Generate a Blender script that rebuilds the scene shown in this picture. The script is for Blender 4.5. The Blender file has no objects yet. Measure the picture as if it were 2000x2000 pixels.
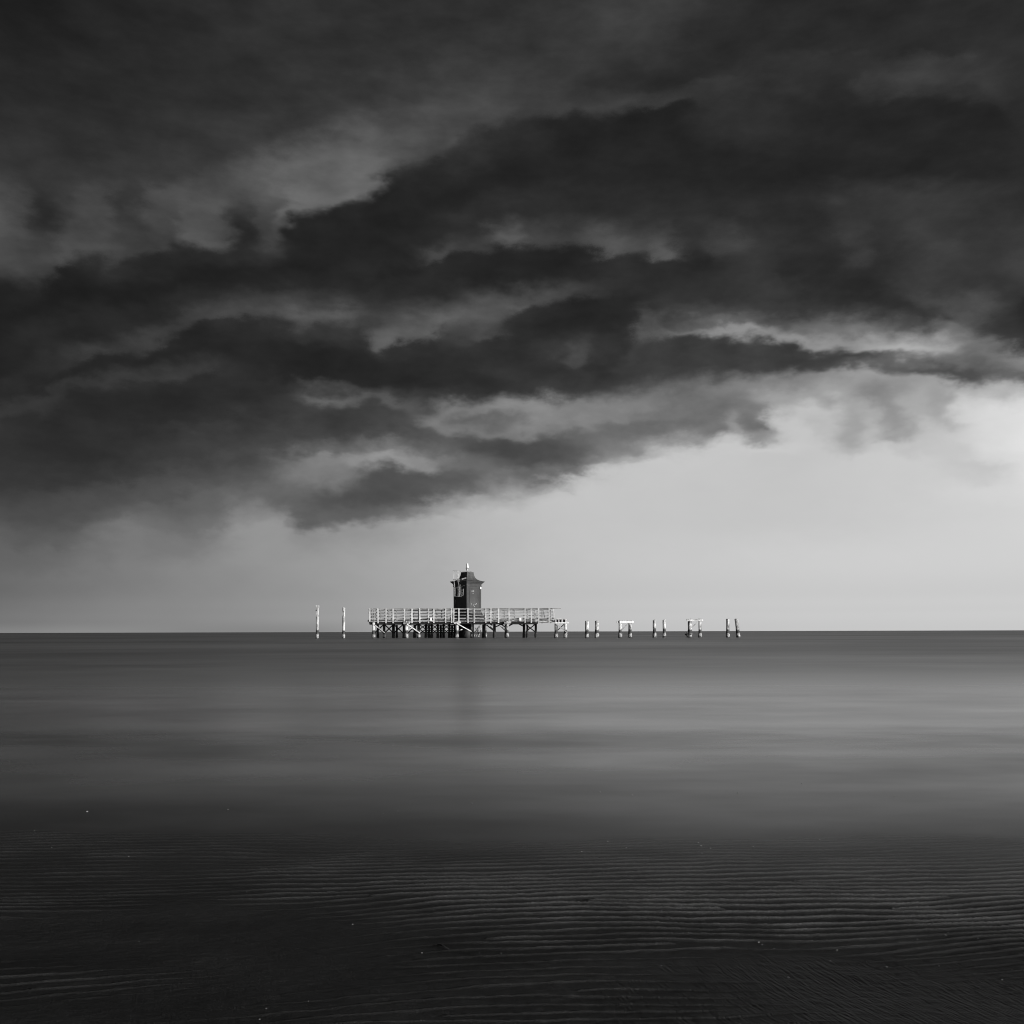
import bpy, bmesh, math, random
import numpy as np
from mathutils import Vector, Matrix, noise as mnoise
R = math.radians
scene = bpy.context.scene
COL = scene.collection
rng = random.Random(7)

# ------------------------------------------------------------------ camera, world, sun, exposure
H_EYE = 0.527
SHORE_PIER = 85.0
cd = bpy.data.cameras.new("camera")
cam = bpy.data.objects.new("camera", cd); COL.objects.link(cam)
cam.location = (0, 0, H_EYE)
cam.rotation_euler = (R(90), R(0.149), 0)
cd.sensor_width = 36; cd.lens = 36; cd.shift_y = 0.1168
cd.clip_start = 0.05; cd.clip_end = 60000
scene.camera = cam

SUN_AZ, SUN_EL = 52.0, 13.0          # to the right of, and behind, the camera
sd = bpy.data.lights.new("sun", 'SUN'); sd.energy = 4.5; sd.angle = R(0.5); sd.color = (1, 0.99, 0.975)
sun = bpy.data.objects.new("sun", sd); COL.objects.link(sun)
s_az, s_el = R(SUN_AZ), R(SUN_EL)
to_sun = Vector((math.sin(s_az) * math.cos(s_el), -math.cos(s_az) * math.cos(s_el), math.sin(s_el)))
sun.rotation_euler = to_sun.to_track_quat('Z', 'Y').to_euler()

vs = scene.view_settings
vs.view_transform = 'Standard'; vs.look = 'None'; vs.exposure = 0; vs.gamma = 1; vs.use_curve_mapping = False

# cloud bands of the storm sky, each a crest line across the sky:  across , down : grey
BANDS = """
0,0:33 200,0:38 400,0:46 600,0:50 800,0:46 1000,0:48 1150,0:58 1280,0:60 1400,0:46 1600,0:42 1800,0:43 2000,0:45
0,150:45 200,180:46 400,190:47 600,150:50 800,90:48 900,90:54 1000,90:54 1100,80:56 1250,60:60 1400,80:44 1600,90:42 1800,90:43 2000,90:47
0,330:58 80,350:55 200,330:56 330,330:58 400,300:58 500,270:58 600,220:56 700,180:58 800,155:58 900,125:62 1000,140:60 1100,165:54 1200,170:48 1300,170:44 1500,130:48 1700,125:52 1850,110:58 2000,140:50
0,420:82 50,400:64 90,415:44 130,420:56 200,390:70 240,390:52 300,380:76 400,375:80 500,345:86 600,325:100 700,305:98 780,265:80 850,225:74 900,195:70 1000,185:66 1100,188:58 1200,188:55 1300,186:54 1450,160:54 1550,165:50 1650,175:42 1720,148:62 1850,155:62 2000,190:48
0,510:74 75,520:72 110,515:76 150,490:82 200,495:76 280,490:66 340,460:72 360,455:92 420,475:86 450,475:70 475,460:42 500,470:52 515,475:64 545,455:70 585,405:112 620,400:108 660,390:104 700,378:110 725,350:98 745,325:86 790,305:78 850,300:68 880,270:74 920,245:72 1000,222:68 1060,215:62 1150,208:60 1250,196:60 1330,188:58 1370,196:52 1500,190:46 1650,200:41 1700,180:54 1800,168:56 1900,185:50 2000,215:44
0,575:38 75,575:38 110,550:36 150,528:38 200,528:44 280,515:44 340,490:44 370,495:40 420,505:44 450,500:46 490,500:46 515,505:50 560,480:44 590,435:38 620,440:40 660,420:38 700,412:40 735,390:36 755,350:40 800,340:44 850,330:44 900,305:50 950,280:48 1000,250:48 1060,250:44 1100,238:36 1200,232:38 1260,215:36 1330,208:38 1370,225:42 1450,250:46 1550,260:44 1700,210:40 1800,200:40 1900,215:37 2000,250:40
0,620:34 150,580:33 300,560:34 450,540:36 600,520:36 700,470:37 800,420:36 900,380:38 1000,330:37 1100,320:37 1200,320:38 1400,320:38 1600,330:38 1800,330:41 2000,320:42
0,690:40 100,640:44 200,630:42 300,600:43 400,550:40 500,545:38 600,550:40 700,540:40 800,480:40 900,440:46 1000,405:46 1100,400:46 1200,400:44 1300,410:46 1500,400:44 1600,390:46 1650,400:56 1800,380:58 1900,390:56 2000,380:48
0,700:40 200,640:42 400,560:44 500,565:44 600,565:44 700,550:42 800,510:42 830,512:58 870,498:74 900,480:64 930,490:60 970,460:76 1000,465:82 1040,470:66 1100,475:66 1150,478:76 1190,490:88 1220,490:80 1260,490:74 1290,500:92 1320,500:72 1370,470:54 1420,495:70 1440,475:68 1480,490:56 1550,480:50 1600,500:44 1690,490:62 1720,510:48 1780,450:60 1850,490:64 1900,480:56 2000,500:62
0,705:40 200,645:48 400,562:52 500,570:55 600,575:58 700,560:44 800,525:36 830,525:40 870,512:42 900,505:40 970,490:38 1000,488:38 1040,492:37 1100,497:37 1150,502:40 1190,512:44 1220,510:46 1260,515:42 1290,520:46 1340,520:44 1400,520:46 1450,520:54 1500,530:54 1550,540:46 1600,540:42 1700,530:46 1800,520:56 1900,530:58 2000,520:62
0,712:41 200,660:58 400,583:62 500,588:62 600,600:70 700,575:52 800,550:42 900,540:38 1000,540:38 1100,530:40 1200,540:46 1300,540:46 1400,550:50 1500,545:58 1600,560:42 1700,560:42 1800,560:60 1900,560:60 1960,550:54 2000,560:56
0,740:46 100,715:50 150,692:58 200,675:68 250,655:62 300,640:62 350,618:66 400,605:64 430,602:70 480,600:68 540,612:70 590,620:84 650,610:86 690,605:72 720,640:66 740,675:86 800,662:94 850,640:98 880,620:90 920,612:82 950,598:80 1000,600:92 1040,585:86 1080,575:70 1130,565:64 1200,560:50 1260,570:46 1350,580:50 1500,580:56 1600,580:48 1700,580:48 1780,575:64 1820,590:76 1880,590:78 1940,600:70 1980,620:58 2000,600:50
0,745:46 100,724:46 150,708:42 200,690:44 250,675:46 300,655:42 350,645:42 370,625:40 430,622:46 480,620:44 540,640:48 590,655:52 620,645:52 660,645:56 690,640:52 740,695:50 800,680:48 850,672:48 880,648:62 920,645:66 950,660:72 970,640:66 1000,625:50 1040,608:48 1080,600:46 1130,585:40 1200,580:40 1250,585:44 1300,600:54 1400,610:68 1500,610:62 1600,600:60 1700,600:62 1760,590:52 1800,620:56 1850,610:64 1900,620:86 1950,625:62 2000,640:54
0,755:46 100,735:42 200,705:42 300,690:40 400,670:40 500,680:42 600,690:38 700,700:40 800,710:42 900,680:50 1000,670:44 1100,640:42 1200,620:42 1250,610:46 1270,620:82 1300,630:72 1350,632:94 1400,632:96 1500,630:84 1600,640:108 1700,640:114 1790,625:72 1850,640:118 1900,650:98 1950,660:62 2000,670:58
0,780:56 100,760:56 200,742:58 300,735:60 350,735:64 400,715:58 430,705:48 500,710:42 600,720:38 700,720:40 800,740:42 900,720:46 1000,690:48 1050,680:52 1090,695:60 1130,700:76 1160,690:56 1210,690:58 1240,665:54 1260,645:86 1300,642:100 1350,640:120 1420,645:144 1500,653:140 1560,665:152 1600,675:152 1650,672:152 1700,680:170 1780,685:180 1820,685:174 1860,675:142 1920,690:118 2000,700:132
0,800:58 100,780:54 150,775:44 200,765:46 300,750:46 350,752:46 400,735:46 500,740:42 600,740:38 700,740:42 800,760:46 900,750:46 1000,730:50 1100,720:48 1130,720:56 1160,715:50 1230,710:64 1250,700:70 1270,668:60 1300,662:64 1350,662:60 1420,668:56 1480,672:64 1540,668:58 1580,692:62 1620,702:66 1650,692:66 1700,698:76 1780,708:110 1850,715:112 1900,712:98 2000,712:124
0,830:52 100,810:46 200,800:44 300,790:42 400,770:44 500,755:46 560,750:52 620,760:72 680,755:66 740,745:66 800,760:58 900,770:56 1000,760:54 1100,760:56 1200,740:62 1300,720:64 1400,710:66 1500,712:66 1600,708:70 1650,705:82 1700,705:102 1750,720:98 1800,725:90 1880,722:80 1940,727:94 2000,730:104
0,850:52 200,830:46 400,820:48 500,780:50 560,765:60 600,772:86 650,780:106 690,777:98 740,768:88 780,790:86 810,805:80 835,815:100 860,812:112 900,800:126 950,798:136 1000,797:138 1050,795:142 1100,795:138 1200,795:128 1250,790:132 1300,790:128 1350,770:116 1400,755:120 1450,750:126 1500,745:130 1600,730:138 1650,725:150 1690,722:162 1750,740:156 1800,745:164 1850,750:172 1900,755:182 2000,755:188
0,880:52 200,850:48 400,835:56 500,800:54 560,785:56 600,790:66 650,800:66 690,800:62 740,790:64 780,812:66 820,825:78 860,828:126 900,825:104 950,823:102 1000,822:106 1050,825:134 1100,820:136 1150,815:132 1200,815:132 1250,815:120 1300,815:116 1400,800:110 1500,775:150 1560,775:165 1650,765:160 1700,770:140 1740,775:152 1800,775:172 1840,780:164 1890,775:208 1930,785:212 2000,780:222
0,900:54 200,890:50 400,850:60 500,830:60 600,820:66 700,820:64 780,830:70 840,840:88 880,845:118 950,843:118 1000,842:122 1050,838:126 1100,835:122 1150,830:130 1200,825:112 1300,820:106 1400,818:114 1450,800:115 1490,810:118 1520,805:175 1560,800:195 1600,800:200 1650,795:170 1690,790:172 1720,800:146 1760,800:150 1795,805:178 1835,800:168 1870,790:208 1920,800:222 2000,800:232
0,920:56 200,900:54 400,880:62 500,860:66 600,850:66 700,840:70 780,850:78 840,858:86 900,862:84 950,862:80 1000,863:78 1100,862:90 1150,855:105 1200,850:112 1300,840:112 1350,840:120 1400,840:112 1430,835:150 1470,825:112 1500,830:118 1525,825:190 1560,820:205 1590,825:190 1620,825:195 1660,830:168 1690,830:186 1735,830:152 1780,830:164 1810,830:192 1845,830:182 1880,825:212 1930,820:225 2000,840:232
0,940:60 200,930:60 400,900:70 500,880:72 580,870:76 620,885:100 700,880:112 750,872:116 800,870:98 850,875:96 950,880:78 1000,885:78 1100,882:88 1150,880:100 1200,880:128 1250,870:140 1300,865:150 1360,860:150 1400,860:185 1440,860:200 1480,855:150 1510,850:170 1550,850:205 1600,850:200 1650,855:172 1690,860:196 1750,855:166 1790,855:192 1830,850:204 1880,860:214 2000,870:235
0,970:68 200,960:78 400,930:80 500,910:86 560,905:114 620,900:132 700,895:146 740,892:152 780,895:146 840,908:142 870,903:120 900,900:105 950,905:100 1000,910:92 1050,905:84 1100,905:86 1150,905:110 1200,900:150 1250,890:175 1300,880:185 1400,875:205 1500,872:208 1600,870:205 1650,880:190 1680,880:195 1720,875:205 1760,870:200 1850,870:205 1880,890:208 1940,900:222 2000,900:228
0,980:72 200,970:82 400,940:86 500,925:92 560,930:112 620,928:126 680,925:118 710,918:98 740,916:80 780,922:82 830,930:84 860,924:88 900,922:92 950,925:105 1000,930:115 1050,935:110 1100,930:110 1130,925:130 1160,920:165 1200,915:190 1250,905:200 1300,900:205 1400,895:205 1500,890:203 1600,890:205 1700,890:210 1800,890:212 1880,905:205 1910,915:205 2000,920:225
0,1000:80 100,1010:82 200,1000:90 300,990:96 400,970:98 500,960:104 560,968:104 600,985:92 640,978:84 700,968:80 750,960:80 800,960:84 850,956:90 900,954:100 950,950:125 1000,955:150 1050,950:150 1090,950:160 1120,940:185 1200,930:200 1300,920:203 1500,920:203 1600,920:206 1800,920:212 1900,925:208 2000,940:226
0,1050:98 50,1060:94 100,1070:98 150,1055:104 200,1040:112 250,1025:118 300,1030:112 350,1040:112 400,1030:112 440,1020:120 470,1010:138 500,1012:140 540,1005:138 570,1010:100 600,1014:94 640,1014:98 700,1010:98 750,1004:106 800,994:122 850,985:150 900,985:160 950,975:172 1000,978:180 1050,972:190 1100,960:198 1200,950:202 1400,950:203 1600,950:206 2000,960:225
0,1085:104 100,1090:109 150,1080:114 200,1065:119 250,1045:124 300,1055:122 350,1062:122 400,1052:128 440,1040:138 480,1032:150 540,1030:152 600,1040:144 640,1036:150 700,1036:154 750,1035:158 800,1020:168 850,1010:176 900,1008:184 950,1000:190 1000,1000:194 1100,990:200 1300,1000:203 1600,1000:208 2000,1010:222
0,1150:114 200,1130:128 400,1120:142 600,1110:156 800,1100:172 1000,1090:192 1200,1100:203 1400,1100:209 1600,1100:215 1800,1100:218 2000,1100:220
0,1212:128 200,1212:140 400,1208:148 600,1205:160 800,1205:176 1000,1205:195 1200,1205:205 1400,1205:211 1700,1205:216 2000,1205:219
0,1236:146 200,1236:152 400,1235:146 600,1235:150 800,1234:180 1000,1234:197 1200,1233:206 1400,1233:212 1700,1232:217 2000,1231:219
"""

def node(nt, t, **kw):
    n = nt.nodes.new(t)
    for k, v in kw.items():
        if k == 'ins':
            for i, val in v.items():
                if isinstance(val, bpy.types.NodeSocket): nt.links.new(val, n.inputs[i])
                else: n.inputs[i].default_value = val
        else: setattr(n, k, v)
    return n
def mth(nt, op, a, b=0.0, c=None, clamp=False):
    ins = {0: a, 1: b}
    if c is not None: ins[2] = c
    return node(nt, 'ShaderNodeMath', operation=op, use_clamp=clamp, ins=ins).outputs[0]
def mapr(nt, v, a, b, c, d, kind='LINEAR'):
    return node(nt, 'ShaderNodeMapRange', interpolation_type=kind, ins={0: v, 1: a, 2: b, 3: c, 4: d}).outputs[0]

def fcurve(nt, x, pts, handle='AUTO_CLAMPED'):
    n = nt.nodes.new('ShaderNodeFloatCurve')
    c = n.mapping.curves[0]
    pts = sorted(pts)
    while len(c.points) < len(pts): c.points.new(0.5, 0.5)
    for p, q in zip(c.points, pts):
        p.location = q; p.handle_type = handle
    n.mapping.update()
    nt.links.new(x, n.inputs[1])
    return n.outputs[0]

world = bpy.data.worlds.new("World"); scene.world = world; world.use_nodes = True
nt = world.node_tree; nt.nodes.clear()
SKY_STRENGTH = 0.1
AMAX, EMAX = 0.47, 0.66
tc = node(nt, 'ShaderNodeTexCoord')
sep = node(nt, 'ShaderNodeSeparateXYZ', ins={0: tc.outputs['Generated']})
dx, dy, dz = sep.outputs
hyp = mth(nt, 'MAXIMUM', mth(nt, 'SQRT', mth(nt, 'ADD', mth(nt, 'MULTIPLY', dx, dx), mth(nt, 'MULTIPLY', dy, dy))), 1e-4)
az = mth(nt, 'ARCSINE', mth(nt, 'DIVIDE', dx, hyp))
el = mth(nt, 'DIVIDE', dz, hyp)
# wind-torn edges: both sky coordinates are warped by stretched fractal noise
def skynoise(sx, sz, detail, rough, off):
    v = node(nt, 'ShaderNodeCombineXYZ', ins={0: mth(nt, 'MULTIPLY', az, sx), 1: mth(nt, 'MULTIPLY', el, sz), 2: off}).outputs[0]
    return node(nt, 'ShaderNodeTexNoise', noise_dimensions='3D', ins={'Vector': v, 'Scale': 1.0, 'Detail': detail, 'Roughness': rough}).outputs['Fac']
calm = mapr(nt, el, 0.005, 0.075, 0.0, 1.0, 'SMOOTHSTEP')
wa = mth(nt, 'ADD', az, mth(nt, 'MULTIPLY', mth(nt, 'MULTIPLY', mth(nt, 'SUBTRACT', mth(nt, 'ADD', mth(nt, 'MULTIPLY', skynoise(14, 26, 3, .5, 3.1), .45), mth(nt, 'MULTIPLY', skynoise(34, 58, 5, .55, 21.4), .55)), .5), 0.074), calm))
we = mth(nt, 'ADD', el, mth(nt, 'MULTIPLY', mth(nt, 'MULTIPLY', mth(nt, 'SUBTRACT', mth(nt, 'ADD', mth(nt, 'MULTIPLY', skynoise(16, 30, 3, .5, 8.7), .45), mth(nt, 'MULTIPLY', skynoise(36, 60, 5, .55, 27.9), .55)), .5), 0.046), calm))
# the long exposure lets the clouds drift: a small random shift per ray, averaged by the samples
wn = node(nt, 'ShaderNodeTexWhiteNoise', noise_dimensions='3D', ins={0: node(nt, 'ShaderNodeVectorMath', operation='SCALE', ins={0: tc.outputs['Generated'], 3: 91733.0}).outputs[0]})
ws = node(nt, 'ShaderNodeSeparateColor', ins={0: wn.outputs['Color']}).outputs
wa = mth(nt, 'ADD', wa, mth(nt, 'MULTIPLY', mth(nt, 'SUBTRACT', ws[0], .5), .012))
we = mth(nt, 'ADD', we, mth(nt, 'MULTIPLY', mth(nt, 'MULTIPLY', mth(nt, 'SUBTRACT', ws[1], .5), .0045), calm))
u = mapr(nt, wa, -AMAX, AMAX, 0.0, 1.0)
grey = None; prev = None
for line in BANDS.strip().splitlines():
    pe, pv = [], []
    for p in line.split():
        xy, g = p.split(':'); x, y = map(float, xy.split(','))
        a = math.atan((x - 1000) / 2000)
        yy = y + (x - 1000) * 0.0026                 # the photograph's small roll taken out
        e = (1233.6 - yy) / 2000 * math.cos(a)
        uu = (a + AMAX) / (2 * AMAX)
        pe.append((uu, max(e, -.002) / EMAX)); pv.append((uu, float(g) / 255))
    ce = mth(nt, 'MULTIPLY', fcurve(nt, u, pe), EMAX); cv = fcurve(nt, u, pv)
    if prev is not None: ce = mth(nt, 'MINIMUM', ce, mth(nt, 'SUBTRACT', prev, 0.0072))
    if grey is None: grey = cv
    else: grey = mapr(nt, we, prev, ce, grey, cv, 'SMOOTHSTEP')
    prev = ce
det = mth(nt, 'MULTIPLY', mth(nt, 'SUBTRACT', skynoise(20, 38, 6, .55, 15.3), .5), mth(nt, 'MULTIPLY', mapr(nt, grey, .30, .80, .60, .05), mapr(nt, el, .06, .2, .12, 1.0)))
grey = mth(nt, 'MULTIPLY', grey, mth(nt, 'ADD', 1.0, det))
lin = mth(nt, 'POWER', mth(nt, 'DIVIDE', mth(nt, 'ADD', grey, .055), 1.055), 2.4)
sky = node(nt, 'ShaderNodeTexSky', sky_type='NISHITA', sun_disc=False, sun_elevation=s_el, sun_rotation=R(180 - SUN_AZ))
bw = node(nt, 'ShaderNodeRGBToBW', ins={0: sky.outputs[0]}).outputs[0]
clear = mth(nt, 'MULTIPLY', fcurve(nt, mth(nt, 'DIVIDE', el, EMAX, clamp=True), [(e / EMAX, v) for e, v in
    ((0, .25), (.004, .28), (.014, .345), (.024, .411), (.054, .496), (.094, .483), (.134, .432), (.174, .384), (.254, .305), (.334, .25), (.414, .212), (.494, .184), (.614, .156), (.66, .148))]),
    mth(nt, 'MULTIPLY', mth(nt, 'ADD', 1.0, mth(nt, 'MULTIPLY', az, mth(nt, 'SUBTRACT', mth(nt, 'MULTIPLY', az, .42), .557))), 1 / SKY_STRENGTH))
thru = mth(nt, 'DIVIDE', lin, mth(nt, 'MULTIPLY', clear, SKY_STRENGTH))
bg = node(nt, 'ShaderNodeBackground', ins={0: mth(nt, 'MULTIPLY', bw, thru), 1: SKY_STRENGTH})
out = node(nt, 'ShaderNodeOutputWorld', ins={0: bg.outputs[0]})
world.cycles.sampling_method = 'MANUAL'; world.cycles.sample_map_resolution = 1024
scene.cycles.use_denoising = True; scene.cycles.pixel_filter_type = 'BLACKMAN_HARRIS'; scene.cycles.filter_width = 1.05
scene.cycles.max_bounces = 8; scene.cycles.transparent_max_bounces = 12

# ------------------------------------------------------------------ helpers
def tag(o, label=None, cat=None, group=None, kind=None):
    if label: o['label'] = label
    if cat: o['category'] = cat
    if group: o['group'] = group
    if kind: o['kind'] = kind
    return o
def thing(name, label, cat, loc, group=None):
    o = bpy.data.objects.new(name, None); COL.objects.link(o)
    o.location = loc; o.empty_display_size = 0.2
    return tag(o, label, cat, group)

class MB:
    """collects boxes, bars, tubes and lathes; build() links them as ONE mesh object"""
    def __init__(s): s.v, s.f, s.sm = [], [], []
    def add(s, verts, faces, smooth=False):
        n = len(s.v); s.v += [tuple(p) for p in verts]
        s.f += [tuple(i + n for i in f) for f in faces]; s.sm += [smooth] * len(faces)
        return s
    def box(s, x0, x1, y0, y1, z0, z1):
        return s.add([(x, y, z) for z in (z0, z1) for x, y in ((x0, y0), (x1, y0), (x1, y1), (x0, y1))],
                     [(3, 2, 1, 0), (4, 5, 6, 7), (0, 1, 5, 4), (1, 2, 6, 5), (2, 3, 7, 6), (3, 0, 4, 7)])
    def bar(s, a, b, w, t, up=(0, 0, 1), jit=0.0):
        """plank from a to b: w across the second axis, t across the third"""
        a, b = Vector(a), Vector(b); d = (b - a).normalized()
        up = Vector(up)
        if abs(d.dot(up)) > .95: up = Vector((0, 1, 0))
        q = d.cross(up).normalized(); r = q.cross(d)
        vs_ = []
        for p in (a, b):
            for i, j in ((-1, -1), (1, -1), (1, 1), (-1, 1)):
                vs_.append(p + q * (i * t / 2) + r * (j * w / 2) + Vector([rng.uniform(-jit, jit) for _ in range(3)]))
        return s.add(vs_, [(0, 1, 2, 3), (7, 6, 5, 4), (0, 4, 5, 1), (1, 5, 6, 2), (2, 6, 7, 3), (3, 7, 4, 0)])
    def tube(s, pts, r, n=6):
        pts = [Vector(p) for p in pts]; rings = []
        for i, p in enumerate(pts):
            d = (pts[min(i + 1, len(pts) - 1)] - pts[max(i - 1, 0)]).normalized()
            up = Vector((0, 0, 1)) if abs(d.z) < .9 else Vector((1, 0, 0))
            q = d.cross(up).normalized(); w = q.cross(d)
            rr = r[i] if isinstance(r, (list, tuple)) else r
            rings.append([p + (q * math.cos(2 * math.pi * k / n) + w * math.sin(2 * math.pi * k / n)) * rr for k in range(n)])
        fs = []
        for i in range(len(pts) - 1):
            for k in range(n):
                fs.append((i * n + k, i * n + (k + 1) % n, (i + 1) * n + (k + 1) % n, (i + 1) * n + k))
        s.add([q for g in rings for q in g], fs, n > 6)
        m = len(s.v) - len(pts) * n
        s.f += [tuple(m + k for k in reversed(range(n))), tuple(m + (len(pts) - 1) * n + k for k in range(n))]; s.sm += [False] * 2
        return s
    def lathe(s, cx, cy, prof, n=24, rot=0.0, smooth=True):
        vs_ = []
        for r, z in prof:
            for k in range(n):
                t = rot + 2 * math.pi * k / n
                vs_.append((cx + r * math.cos(t), cy + r * math.sin(t), z))
        fs = [(i * n + k, i * n + (k + 1) % n, (i + 1) * n + (k + 1) % n, (i + 1) * n + k) for i in range(len(prof) - 1) for k in range(n)]
        fs += [tuple(reversed(range(n))), tuple((len(prof) - 1) * n + k for k in range(n))]
        return s.add(vs_, fs, smooth)
    def build(s, name, m, parent=None, bevel=0.0):
        me = bpy.data.meshes.new(name)
        base = Vector((0, 0, 0)); p = parent
        while p is not None: base += Vector(p.location); p = p.parent
        org = base if parent is not None else Vector((0, 0, 0))
        me.from_pydata([tuple(Vector(v) - org) for v in s.v], [], s.f)
        me.polygons.foreach_set('use_smooth', s.sm)
        me.materials.append(m); me.update()
        o = bpy.data.objects.new(name, me); COL.objects.link(o)
        if parent is not None: o.parent = parent
        if bevel:
            b = o.modifiers.new('bevel', 'BEVEL'); b.width = bevel; b.segments = 2; b.limit_method = 'ANGLE'
        return o

YH = lambda px: 1233.6 - 0.0026 * (px - 1000)
def at(px, py, Y=SHORE_PIER):
    """a measured photo point at distance Y, in metres"""
    return Vector(((px - 1000) / 2000 * Y, Y, H_EYE + (YH(px) - py) / 2000 * Y))
def X(px, Y=SHORE_PIER): return (px - 1000) / 2000 * Y
def Z(py, px=900, Y=SHORE_PIER): return H_EYE + (YH(px) - py) / 2000 * Y

# ------------------------------------------------------------------ materials
def mat(name):
    m = bpy.data.materials.new(name); m.use_nodes = True
    t = m.node_tree; b = t.nodes['Principled BSDF']
    return m, t, b
def ramp(t, v, stops):
    n = t.nodes.new('ShaderNodeValToRGB')
    e = n.color_ramp.elements
    while len(e) < len(stops): e.new(.5)
    for q, (p, c) in zip(e, stops):
        q.position = p; q.color = (c, c, c, 1)
    t.links.new(v, n.inputs[0])
    return n.outputs[0]
def tex(t, scale, detail=4, rough=.55, stretch=(1, 1, 1), coord='Object', dist=0.0):
    c = node(t, 'ShaderNodeTexCoord').outputs[coord] if coord != 'Pos' else node(t, 'ShaderNodeNewGeometry').outputs['Position']
    mp = node(t, 'ShaderNodeMapping', ins={0: c}); mp.inputs['Scale'].default_value = stretch
    return node(t, 'ShaderNodeTexNoise', ins={'Vector': mp.outputs[0], 'Scale': scale, 'Detail': detail, 'Roughness': rough, 'Distortion': dist}).outputs['Fac']
def bump(t, b, h, strength, dist):
    n = node(t, 'ShaderNodeBump', ins={'Height': h, 'Strength': strength, 'Distance': dist})
    t.links.new(n.outputs[0], b.inputs['Normal'])

def wood(name, lo, hi, stretch=(1, 1, 1), rough=.8, spread=.16):
    m, t, b = mat(name)
    f = tex(t, 5, 6, .65, stretch, 'Pos')
    t.links.new(ramp(t, f, [(.5 - spread, lo), (.5, (lo + hi) / 2), (.5 + spread, hi)]), b.inputs['Base Color'])
    b.inputs['Roughness'].default_value = rough
    bump(t, b, f, .3, .01)
    return m
def pile_mat(name, top_lo, top_hi, s_lo=.07, s_hi=.52):
    """bleached timber above, dark weed band at high water, pale barnacles, dark wet foot"""
    m, t, b = mat(name)
    z = node(t, 'ShaderNodeSeparateXYZ', ins={0: node(t, 'ShaderNodeNewGeometry').outputs['Position']}).outputs[2]
    n1 = tex(t, 3.5, 5, .65, (1, 1, .5), 'Pos'); n2 = tex(t, 14, 4, .6, (1, 1, 1), 'Pos')
    zz = mth(t, 'ADD', z, mth(t, 'MULTIPLY', mth(t, 'SUBTRACT', n1, .5), .42))
    top = ramp(t, n1, [(.38, top_lo), (.48, (top_lo + top_hi) / 2), (.60, top_hi)])
    shell = ramp(t, n2, [(.38, s_lo), (.5, (s_lo + s_hi) / 2), (.62, s_hi)])
    weed = ramp(t, n2, [(.3, .012), (.7, .06)])
    mixn = lambda f, a, c: node(t, 'ShaderNodeMix', data_type='RGBA', ins={0: f, 6: a, 7: c}).outputs[2]
    c = mixn(mapr(t, zz, .06, .12, 0, 1), weed, shell)
    c = mixn(mapr(t, zz, .33, .38, 0, 1), c, weed)
    c = mixn(mapr(t, zz, .60, .74, 0, 1), c, top)
    t.links.new(c, b.inputs['Base Color'])
    b.inputs['Roughness'].default_value = .75
    bump(t, b, n2, .6, .02)
    return m
M = {}
M['post'] = wood('bleached_post_wood', .30, .66, (1, 1, .3))
M['rail'] = wood('weathered_rail_wood', .14, .44, (.25, 1, 1))
M['plank'] = wood('grey_plank_wood', .16, .55, (.6, 1, 1))
M['tar'] = wood('tarred_timber', .003, .010, (1, 1, 1), .9)
M['back'] = wood('old_back_rail_wood', .08, .34, (.3, 1, 1))
M['pile'] = pile_mat('bleached_pile_timber', .09, .70)
M['whitepile'] = pile_mat('painted_pile_timber', .24, .56)
M['footpile'] = pile_mat('shade_painted_pile_with_barnacles', .003, .012)  # deck shade painted into the timber above the pale barnacles
M['darkpile'] = pile_mat('shade_painted_pile', .003, .010, .004, .03)  # shade under the deck put into the colour, barnacles darkened too
M['cap'] = wood('bleached_cap_timber', .30, .84, (.7, 1, 1), spread=.12)
M['white'] = wood('white_paint', .78, .88, spread=.1, rough=.5)
m, t, b = mat('lighthouse_paint')
f = tex(t, 2.2, 6, .6, (1, 1, .35), 'Pos'); fl = tex(t, 7, 5, .7, (1, 1, 1), 'Pos')
base = ramp(t, f, [(.35, .050), (.5, .062), (.66, .082)])
zc = node(t, 'ShaderNodeSeparateXYZ', ins={0: node(t, 'ShaderNodeNewGeometry').outputs['Position']}).outputs[2]
thr = mth(t, 'ADD', .70, mth(t, 'MULTIPLY', mth(t, 'ABSOLUTE', mth(t, 'SUBTRACT', zc, 2.75)), .05))
flake = mth(t, 'MULTIPLY', mth(t, 'SUBTRACT', fl, mth(t, 'SUBTRACT', thr, .03)), 22, clamp=True)
t.links.new(node(t, 'ShaderNodeMix', data_type='RGBA', ins={0: flake, 6: base, 7: (.42, .42, .42, 1)}).outputs[2], b.inputs['Base Color'])
b.inputs['Roughness'].default_value = .6; b.inputs['Specular IOR Level'].default_value = .12
bump(t, b, f, .15, .01)
M['paint'] = m
m, t, b = mat('roof_sheet')
f = tex(t, 3, 5, .6, (1, 1, .3), 'Pos')
t.links.new(ramp(t, f, [(.35, .055), (.65, .09)]), b.inputs['Base Color']); b.inputs['Roughness'].default_value = .55; b.inputs['Specular IOR Level'].default_value = .15
M['roof'] = m
m, t, b = mat('flaked_patch')
f = tex(t, 30, 4, .6, (1, 1, 1), 'Pos')
t.links.new(ramp(t, f, [(.4, .25), (.6, .6)]), b.inputs['Base Color']); b.inputs['Roughness'].default_value = .7
M['flake'] = m
m, t, b = mat('galvanised_metal')
f = tex(t, 9, 4, .6, (1, 1, .4), 'Pos')
t.links.new(ramp(t, f, [(.35, .2), (.65, .42)]), b.inputs['Base Color']); b.inputs['Roughness'].default_value = .45; b.inputs['Metallic'].default_value = .3
M['metal'] = m
m, t, b = mat('dark_wet_concrete')
f = tex(t, 4, 5, .6, (1, 1, .5), 'Pos')
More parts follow.
